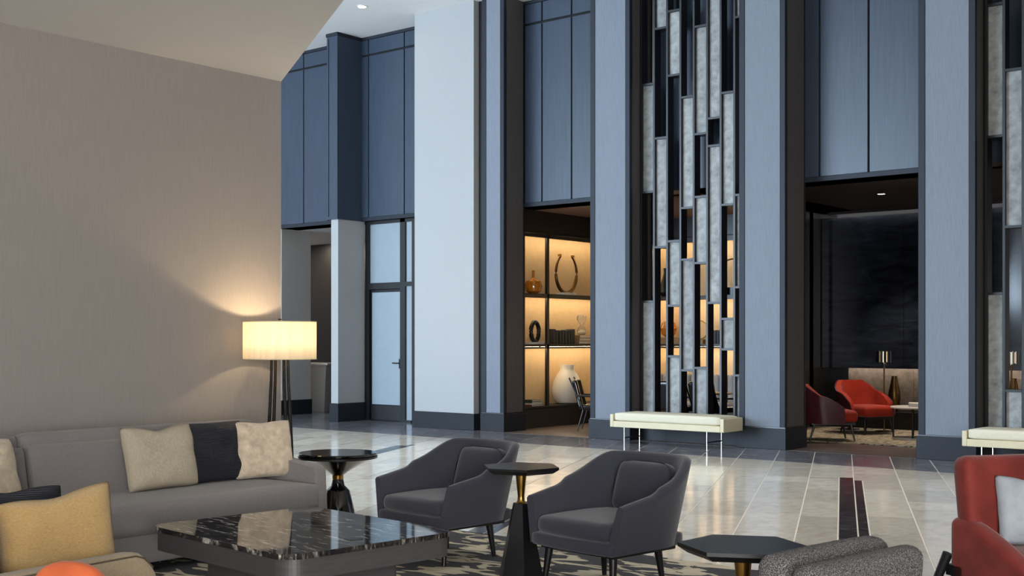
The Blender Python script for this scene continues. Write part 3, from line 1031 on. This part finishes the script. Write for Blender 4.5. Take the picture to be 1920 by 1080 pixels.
# ------------------------------------------------------------------ benches
def bench(x0, y0, length, label):
    b_ = empty('bench', (x0, y0, 0)); tag(b_, label, 'bench', 'cream upholstered benches')
    D = .55
    box('end_panel', (0, 0, .245), (.06, D, .435), 'cream_leather', b_, .008)
    box('end_panel', (length - .06, 0, .245), (length, D, .435), 'cream_leather', b_, .008)
    box('seat_rail', (.06, 0, .245), (length - .06, D, .335), 'cream_leather', b_, .006)
    cushion('cushion', (length - .13, D - .02, .125), .035, 'cream_fabric', b_, puff=(0, 0, .012), loc=(length / 2, D / 2, .398))
    for x in (.22, length - .30):
        for y in (.06, D - .08):
            tube('leg', [(x, y, 0), (x, y, .25)], .011, 'chrome', b_, 10)
        tube('stretcher', [(x, .06, .09), (x, D - .08, .09)], .009, 'black_matte', b_, 8)


bench(-10.40, 15.02, 1.92, 'long cream bench in front of the middle stone screen')
bench(-5.19, 15.02, 1.92, 'cream bench at the right edge behind the rust velvet armchair')

# ------------------------------------------------------------------ rug of the seating area
o = box('area_rug', (-8.0, 1.0, 0), (1.5, 7.34, .012), 'rug_pattern'); tag(o, 'charcoal rug with torn cream pattern under the seating', 'rug')
RZ = .012

# ------------------------------------------------------------------ sofa
so_ = empty('sofa', (-6.93, 6.30, RZ)); tag(so_, 'long grey upholstered sofa along the beige wall', 'sofa')
# local: x into the room (0 = front), y along the wall (0 = right end)
LEN = 4.6
def sofa_lean(w, u): return w
cushion('base', (.86, LEN - .14, .21), .03, 'sofa_fabric', so_, loc=(-.45, -LEN / 2, .16))
cushion('seat', (.88, LEN - .22, .22), .06, 'sofa_fabric', so_, puff=(0, 0, .012), loc=(-.42, -LEN / 2 - .0, .36), cuts=14)
def back_shape(w, u):
    return (w[0] - .10 * (u[2] + 1) / 2, w[1], w[2])
for k, (a, b_) in enumerate(((-2.06, -.06), (-4.5, -2.07))):
    cushion('back_cushion', (.17, b_ - a - .012, .46), .045, 'sofa_fabric', so_, puff=(.02, 0, .0), loc=(-.67, (a + b_) / 2, .60), shape=back_shape)
    cushion('back_frame', (.14, b_ - a + .01, .86), .05, 'sofa_fabric', so_, loc=(-.83, (a + b_) / 2, .475), shape=lambda w, u: (w[0] - .03 * u[2], w[1], w[2]))
# sloped right arm and left arm
for y in (-.01, -LEN + .01):
    prof = [(.0, .06), (-.03, .55), (-.07, .585), (-.70, .63), (-.88, .89), (-.90, .06)]
    vs = [(x, y - (.055 if y > -1 else -.055) * 2 * t, z) for t in (0, 1) for x, z in prof]
    n = len(prof)
    bm = bmesh.new()
    bvv = [bm.verts.new(v) for v in vs]
    bm.faces.new(bvv[:n]); bm.faces.new(bvv[n:])
    for i in range(n): bm.faces.new([bvv[i], bvv[(i + 1) % n], bvv[n + (i + 1) % n], bvv[n + i]])
    bmesh.ops.bevel(bm, geom=bm.edges[:], offset=.022, segments=3, profile=.5, affect='EDGES')
    from_bm('arm', bm, 'sofa_fabric', so_, True)
for x in (-.1, -.8):
    for y in (-.15, -1.5, -3.0, -4.4):
        box('foot', (x - .03, y - .03, 0), (x + .03, y + .03, .07), 'black_matte', so_)

# throw pillows (local y of a pillow faces into the room)
SZ = RZ + .475
def throw(name, y, x, w, h, t, mat, label, lean=16, yaw=0, dent=0, sag=0, z=SZ):
    o = pillow(name, w, h, t, mat, None, (x, y, z), None, dent, sag)
    o.rotation_mode = 'XYZ'
    # face normal (+-y local) turned to +x, leaning back
    o.rotation_euler = Matrix.Rotation(R(-90 + yaw), 4, 'Z').to_euler()
    m_ = Matrix.Rotation(R(90 + yaw), 4, 'Z') @ Matrix.Rotation(R(-lean), 4, 'X')
    o.rotation_euler = m_.to_euler()
    tag(o, label, 'pillow', 'throw pillows on the sofas')
    return o


throw('throw_pillow', 5.13, -7.36, .63, .47, .17, 'silver_fabric', 'pale silver striped pillow left of the pleated navy pillow', 14, 4, .035)
throw('throw_pillow', 5.62, -7.43, .60, .46, .14, 'navy_pleat', 'pleated navy pillow upright between the silver and mottled cream pillows', 12, 0)
throw('throw_pillow', 6.03, -7.36, .50, .45, .17, 'cream_mottled', 'mottled cream pillow leaning at the right arm of the sofa', 13, -14, .01)
throw('throw_pillow', 3.84, -7.34, .50, .45, .18, 'cream_mottled', 'mottled cream pillow at the left edge of the sofa', 16, 12)

# ------------------------------------------------------------------ floor lamp behind the sofa
lp = empty('floor_lamp', (-7.95, 6.66, 0), R(-28)); tag(lp, 'floor lamp with cream drum shade and four dark iron legs', 'lamp')
vs, fs = [], []
N = 56
for r, z in ((.303, 1.385), (.303, 1.695)):
    for i in range(N):
        t = 2 * math.pi * i / N; vs.append((r * math.cos(t), r * math.sin(t), z))
fs = [[i, (i + 1) % N, N + (i + 1) % N, N + i] for i in range(N)]
shd = mesh('shade', vs, fs, 'shade_linen', lp, True)
for z in (1.385, 1.695):
    tube('shade_ring', [(.303 * math.cos(2 * math.pi * i / 40), .303 * math.sin(2 * math.pi * i / 40), z) for i in range(40)], .004, 'cream_leather', shd, 6, True)
for k in range(3):
    t = R(30 + 120 * k)
    tube('spider', [(0, 0, 1.64), (.30 * math.cos(t), .30 * math.sin(t), 1.69)], .004, 'iron', shd, 6)
for sx, sy in ((-1, -1), (1, -1), (1, 1), (-1, 1)):
    pts = [(sx * .075, sy * .05, 1.50), (sx * .08, sy * .055, 1.2), (sx * .098, sy * .075, .7), (sx * .12, sy * .095, 0)]
    tube('leg', pts, [.011, .0125, .0155, .014], 'iron', lp, 8)
box('yoke', (-.09, -.065, 1.49), (.09, .065, 1.51), 'iron', lp)
tube('stem', [(0, 0, 1.5), (0, 0, 1.71)], .008, 'iron', lp, 8)
lathe('finial', [(.0, 1.705), (.018, 1.71), (.012, 1.72), (0, 1.722)], 'iron', lp, 12)
bl = lathe('bulb', [(0, 1.50), (.03, 1.53), (.035, 1.56), (.02, 1.60), (0, 1.61)], 'bulb_glow', lp, 16)
pl = bpy.data.lights.new('lamp_bulb_light', 'POINT'); pl.energy = 118; pl.color = (1.0, .72, .42); pl.shadow_soft_size = .045
plo = bpy.data.objects.new('lamp_bulb_light', pl); C.objects.link(plo); plo.location = (-7.95, 6.66, 1.545)
bl.hide_render = False

# ------------------------------------------------------------------ round pedestal table
rt = empty('pedestal_table', (-7.85, 7.22, RZ)); tag(rt, 'round black pedestal table with smoked metal bowl and brass ring', 'table')
lathe('top', [(0, .532), (.332, .532), (.339, .538), (.339, .554), (.332, .56), (0, .56)], 'black_lacquer', rt, 56)
lathe('rim', [(.30, .51), (.340, .512), (.342, .530), (.30, .531)], 'black_matte', rt, 56)
lathe('bowl', [(.05, .365), (.10, .40), (.20, .455), (.318, .512)], 'smoked_steel', rt, 56)
lathe('brass_ring', [(.046, .328), (.049, .332), (.049, .362), (.046, .366)], 'brass', rt, 32)
lathe('base', [(.0, 0), (.155, 0), (.155, .012), (.10, .235), (.085, .25), (.058, .275), (.046, .33)], 'black_lacquer', rt, 48)

# ------------------------------------------------------------------ coffee table
ct = empty('coffee_table', (-5.61, 4.86, RZ), R(-6.5)); tag(ct, 'large square coffee table with black veined marble top', 'table')


def rrect(w, d_, r, n=10):
    out = []
    for cx, cy, a0 in ((w / 2 - r, d_ / 2 - r, 0), (-w / 2 + r, d_ / 2 - r, 90), (-w / 2 + r, -d_ / 2 + r, 180), (w / 2 - r, -d_ / 2 + r, 270)):
        for k in range(n + 1):
            t = R(a0 + 90 * k / n)
            out.append((cx + r * math.cos(t), cy + r * math.sin(t)))
    return out


prism('marble_top', rrect(1.49, 1.20, .13), .378, .408, 'black_marble', ct, .004)
prism('apron', rrect(1.47, 1.18, .125), .265, .377, 'apron_wood', ct)
prism('base', rrect(1.0, .70, .04), 0, .264, 'apron_wood', ct)
o = lathe('charging_disc', [(0, .408), (.055, .408), (.053, .4105), (0, .4105)], 'smoked_steel', ct, 28); o.location = (.55, -.02, 0)


# ------------------------------------------------------------------ charcoal tub chairs
def tub_chair(loc, rz, label):
    c = empty('tub_chair', loc, rz); tag(c, label, 'chair', 'charcoal tub chairs')
    NS = 64

    def plan(s, k):
        a = abs(s)                       # 1 front, 0 back
        W = .372 + .058 * k
        Bk = .32 + .15 * k
        Fy = -.375 + .02 * k
        if a > .58:
            t = (a - .58) / .42
            x = W * (1 - .045 * t); y = Fy * t
        else:
            ph = R(90) * (1 - a / .58)
            e = 2 / 2.7
            x = W * max(0, math.cos(ph)) ** e; y = Bk * max(0, math.sin(ph)) ** e
        return Vector((math.copysign(x, s), y, 0))

    def top(s):
        a = 1 - abs(s)
        t = min(1, max(0, (a - .30) / .42)); t = t * t * (3 - 2 * t)
        return .555 + .06 * min(1, a / .4) + .185 * t
    vs, fs = [], []
    K = 8
    ring = 2 * K + 4
    for i in range(NS + 1):
        s = -1 + 2 * i / NS
        zt = top(s)
        col = []
        th = .062 * (1 if .03 < (i / NS) < .97 else .9)
        for k in range(K + 1):
            t = k / K
            p = plan(s, t); p.z = .265 + (zt - .02 - .265) * t
            col.append(p)
        pin = [plan(s, t / K) * (1 - 0) for t in range(K + 1)]
        inner = []
        for k in range(K + 1):
            t = k / K
            p = plan(s, t)
            e = .01
            d1 = plan(min(1, s + e), t) - plan(max(-1, s - e), t)
            nrm = Vector((-d1.y, d1.x, 0)).normalized()     # towards the inside
            if nrm.dot(Vector((0, -.05, 0)) - p) < 0: nrm = -nrm
            q = p + nrm * th * (1.25 - .25 * t); q.z = .265 + (zt - .02 - .265) * t
            inner.append(q)
        mid1 = col[-1] * .72 + inner[-1] * .28; mid1.z = zt - .002
        mid2 = col[-1] * .28 + inner[-1] * .72; mid2.z = zt - .002
        vs += col + [mid1, mid2] + inner[::-1]
    ring = 2 * (K + 1) + 2
    for i in range(NS):
        for k in range(ring):
            fs.append([i * ring + k, i * ring + (k + 1) % ring, (i + 1) * ring + (k + 1) % ring, (i + 1) * ring + k])
    fs += [list(range(ring)), list(range(NS * ring, NS * ring + ring))]
    o = mesh('shell', vs, fs, 'charcoal_fabric', c, True); sharp(o, 60)
    cushion('seat_base', (.70, .70, .09), .03, 'charcoal_fabric', c, loc=(0, -.035, .295), cuts=10,
            shape=lambda w, u: (w[0] * (1 - .10 * max(0, u[1])), w[1] - .02 * (1 - u[0] ** 2) * (u[1] < 0), w[2]))
    st = cushion('seat_cushion', (.61, .64, .115), .05, 'charcoal_fabric', c, puff=(0, 0, .022), loc=(0, -.065, .385), cuts=12,
            shape=lambda w, u: (w[0] * (1 - .12 * max(0, u[1]) ** 2), w[1] - .03 * (1 - u[0] ** 2) * (u[1] < 0), w[2]))
    pts = [(.295 * math.copysign(abs(math.cos(R(t))) ** .35, math.cos(R(t))), -.30 * math.copysign(abs(math.sin(R(t))) ** .35, math.sin(R(t))) - .03 * (math.sin(R(t)) > .3) * (1 - math.cos(R(t)) ** 2), -.022) for t in range(0, 360, 6)]
    tube('piping', pts, .0045, 'piping', st, 6, True)
    bk = cushion('back_pillow', (.46, .12, .33), .055, 'charcoal_fabric', c, puff=(0, .02, 0), loc=(0, .30, .585), rot=(R(-17), 0, 0), cuts=10,
            shape=lambda w, u: (w[0] * (1 - .10 * max(0, u[2]) ** 3), w[1], w[2]))
    pts = [(.232 * math.copysign(abs(math.cos(R(t))) ** .5, math.cos(R(t))), -.038, .166 * math.copysign(abs(math.sin(R(t))) ** .5, math.sin(R(t)))) for t in range(0, 360, 6)]
    tube('piping', pts, .0045, 'piping', bk, 6, True)
    box('plinth_frame', (-.31, -.33, .235), (.31, .24, .262), 'black_matte', c, .006)
    for x, y, fx, fy in ((-.27, -.29, -.29, -.32), (.27, -.29, .29, -.32), (-.23, .16, -.25, .19), (.23, .16, .25, .19)):
        tube('leg', [(x, y, .24), (fx, fy, 0)], [.027, .015], 'black_matte', c, 12)
    return c


tub_chair((-5.85, 6.46, RZ), R(-6), 'charcoal tub chair beside the coffee table, left of the black pedestal')
tub_chair((-4.36, 6.33, RZ), R(-8), 'charcoal tub chair right of the black pedestal, nearer the hexagonal table')


# ------------------------------------------------------------------ hexagonal pedestal tables
def hex_table(loc, rz, label):
    h = empty('hexagonal_table', loc, rz); tag(h, label, 'table', 'hexagonal pedestal tables')
    hexa = lambda r: [(r * math.cos(R(60 * k)), r * math.sin(R(60 * k))) for k in range(6)]
    a, b_ = hexa(.262), hexa(.222)
    vs = [(x, y, .715) for x, y in a] + [(x, y, .700) for x, y in a] + [(x, y, .675) for x, y in b_]
    fs = [list(range(6)), list(range(12, 18))] + [[r * 6 + k, r * 6 + (k + 1) % 6, (r + 1) * 6 + (k + 1) % 6, (r + 1) * 6 + k] for r in (0, 1) for k in range(6)]
    mesh('top', vs, fs, 'black_matte', h)
    lathe('neck', [(.036, .675), (.036, .66), (.028, .58), (.022, .52), (.024, .49), (.036, .475)], 'brass', h, 32)
    t, w = .055, .155
    vs = [(t * math.cos(R(60 * k)), t * math.sin(R(60 * k)), .475) for k in range(6)] + [(w * math.cos(R(60 * k)), w * math.sin(R(60 * k)), 0) for k in range(6)]
    mesh('pyramid_base', vs, [list(range(6)), list(range(6, 12))] + [[k, (k + 1) % 6, 6 + (k + 1) % 6, 6 + k] for k in range(6)], 'black_matte', h)


hex_table((-4.97, 6.17, RZ), R(17), 'black hexagonal pedestal table between the two charcoal tub chairs')
hex_table((-2.385, 4.38, RZ), R(27), 'black hexagonal table in front of the tweed chair')

# ------------------------------------------------------------------ tan armchair at the left
ta = empty('tan_armchair', (-5.19, 2.75, RZ)); tag(ta, 'tan upholstered armchair at the lower left corner', 'armchair')
# faces +y; right arm (towards camera) at x=+.42
cushion('seat', (.74, .80, .18), .05, 'tan_fabric', ta, puff=(0, 0, .015), loc=(0, .06, .36))
cushion('base', (.84, .84, .16), .03, 'tan_fabric', ta, loc=(0, .03, .19))
for sx in (-1, 1):
    am = cushion('arm', (.10, .92, .50), .03, 'tan_fabric', ta, loc=(sx * .43, .04, .345),
            shape=lambda w, u: (w[0], w[1] + .06 * (u[2] < 0) * 0, w[2] - .12 * max(0, (u[1] - .72) / .28) ** 2.2 * (u[2] > -.2) - .02 * (1 - u[1]) * .5))
    tube('piping', [(.047, -.43 + .86 * k / 20, .247 - .12 * max(0, ((-.93 + 1.86 * k / 20) - .72) / .28) ** 2.2 - .02 * (1 - (-.93 + 1.86 * k / 20)) * .5 - .012) for k in range(21)], .004, 'tan_piping', am, 6)
bc = cushion('backrest', (.78, .16, .56), .05, 'tan_fabric', ta, puff=(0, .01, 0), loc=(.0, -.30, .585), rot=(R(10), 0, 0))
tube('piping', [(.40, .055, -.27), (.40, .055, .22), (.35, .06, .275), (-.35, .06, .275), (-.40, .055, .22), (-.40, .055, -.27)], .004, 'tan_piping', bc, 6)
for sx in (-1, 1):
    for y in (-.33, .40):
        tube('leg', [(sx * .36, y, .12), (sx * .37, y, 0)], [.022, .016], 'black_matte', ta, 8)
gp = pillow('throw_pillow', .52, .40, .17, 'gold_fabric', None, (-4.98, 2.93, .475), None, .02, -.02)
gp.rotation_euler = (R(-6), R(-4), R(74)); tag(gp, 'golden woven pillow on the tan armchair', 'pillow', 'throw pillows on the sofas')
npw = pillow('throw_pillow', .50, .44, .15, 'navy_pleat', None, (-5.34, 2.87, .435), None, .02, 0)
npw.rotation_euler = (R(-10), 0, R(66)); tag(npw, 'navy pleated pillow behind the golden pillow', 'pillow', 'throw pillows on the sofas')

# ------------------------------------------------------------------ orange velvet chair at the bottom edge
oc = empty('orange_chair', (-4.045, 2.24, RZ), R(24)); tag(oc, 'orange velvet chair, only its rounded back top shows at lower left', 'chair')
cushion('back', (.30, .13, .42), .06, 'orange_velvet', oc, puff=(0, .02, .05), loc=(0, .26, .455), cuts=14, shape=lambda w, u: (w[0] * (1 + .25 * (1 - u[2]) / 2), w[1], w[2]))
cushion('seat', (.54, .52, .14), .06, 'orange_velvet', oc, puff=(0, 0, .02), loc=(0, 0, .38))
for sx in (-1, 1):
    for y in (-.2, .2):
        tube('leg', [(sx * .21, y, .34), (sx * .23, y * 1.1, 0)], [.02, .012], 'black_matte', oc, 8)

# ------------------------------------------------------------------ tweed chair seen from behind
tw = empty('tweed_chair', (-1.895, 4.30, RZ), R(81)); tag(tw, 'grey tweed chair seen from behind at the lower right', 'chair')
# local: x along the back, +y towards the seat
cushion('back_shell', (.75, .12, .63), .05, 'tweed', tw, loc=(0, -.02, .43), rot=(R(5), 0, 0))
cushion('back_cushion', (.73, .13, .43), .05, 'tweed', tw, puff=(0, .01, .008), loc=(0, .12, .545), rot=(R(5), 0, 0))
cushion('seat', (.84, .66, .18), .06, 'tweed', tw, puff=(0, 0, .015), loc=(0, .42, .34))
cushion('base', (.86, .70, .14), .03, 'tweed', tw, loc=(0, .38, .19))
for sx in (-1, 1):
    for y in (.08, .68):
        tube('leg', [(sx * .36, y, .13), (sx * .37, y, 0)], [.02, .014], 'black_matte', tw, 8)

# ------------------------------------------------------------------ rust velvet wing armchair
rw = empty('wing_armchair', (-1.73, 6.40, RZ), R(57)); tag(rw, 'rust red velvet armchair with high back at the right edge', 'armchair')
cushion('backrest', (.74, .15, .68), .06, 'rust_velvet', rw, puff=(0, .02, 0), loc=(0, .30, .60), rot=(R(-10), 0, 0), cuts=14,
        shape=lambda w, u: (w[0] * (1 - .03 * max(0, u[2])), w[1] - .05 * abs(u[0]) ** 3, w[2]))
cushion('seat', (.62, .66, .17), .06, 'rust_velvet', rw, puff=(0, 0, .02), loc=(0, -.06, .40))
for sx in (-1, 1):
    cushion('arm', (.11, .64, .42), .045, 'rust_velvet', rw, loc=(sx * .335, .03, .42), cuts=14,
            shape=lambda w, u: (w[0], w[1], w[2] - (u[2] > -.5) * .24 * max(0, (-u[1] + .7) / 1.7) ** 1.5))
for sx in (-1, 1):
    tube('leg', [(sx * .33, -.30, .32), (sx * .35, -.34, 0)], [.024, .014], 'black_matte', rw, 10)
    box('leg_bracket', (sx * .34 - .05, .24, .33), (sx * .34 + .05, .365, .385), 'black_matte', rw)
    tube('leg', [(sx * .385, .355, .44), (sx * .49, .49, 0)], [.026, .015], 'black_matte', rw, 10)
wp = pillow('throw_pillow', .50, .36, .15, 'pale_blue_fabric', None, (-1.83, 6.47, .495), None, .02, 0)
wp.rotation_euler = (R(-16), R(6), R(52)); tag(wp, 'pale grey patterned pillow on the rust armchair', 'pillow')
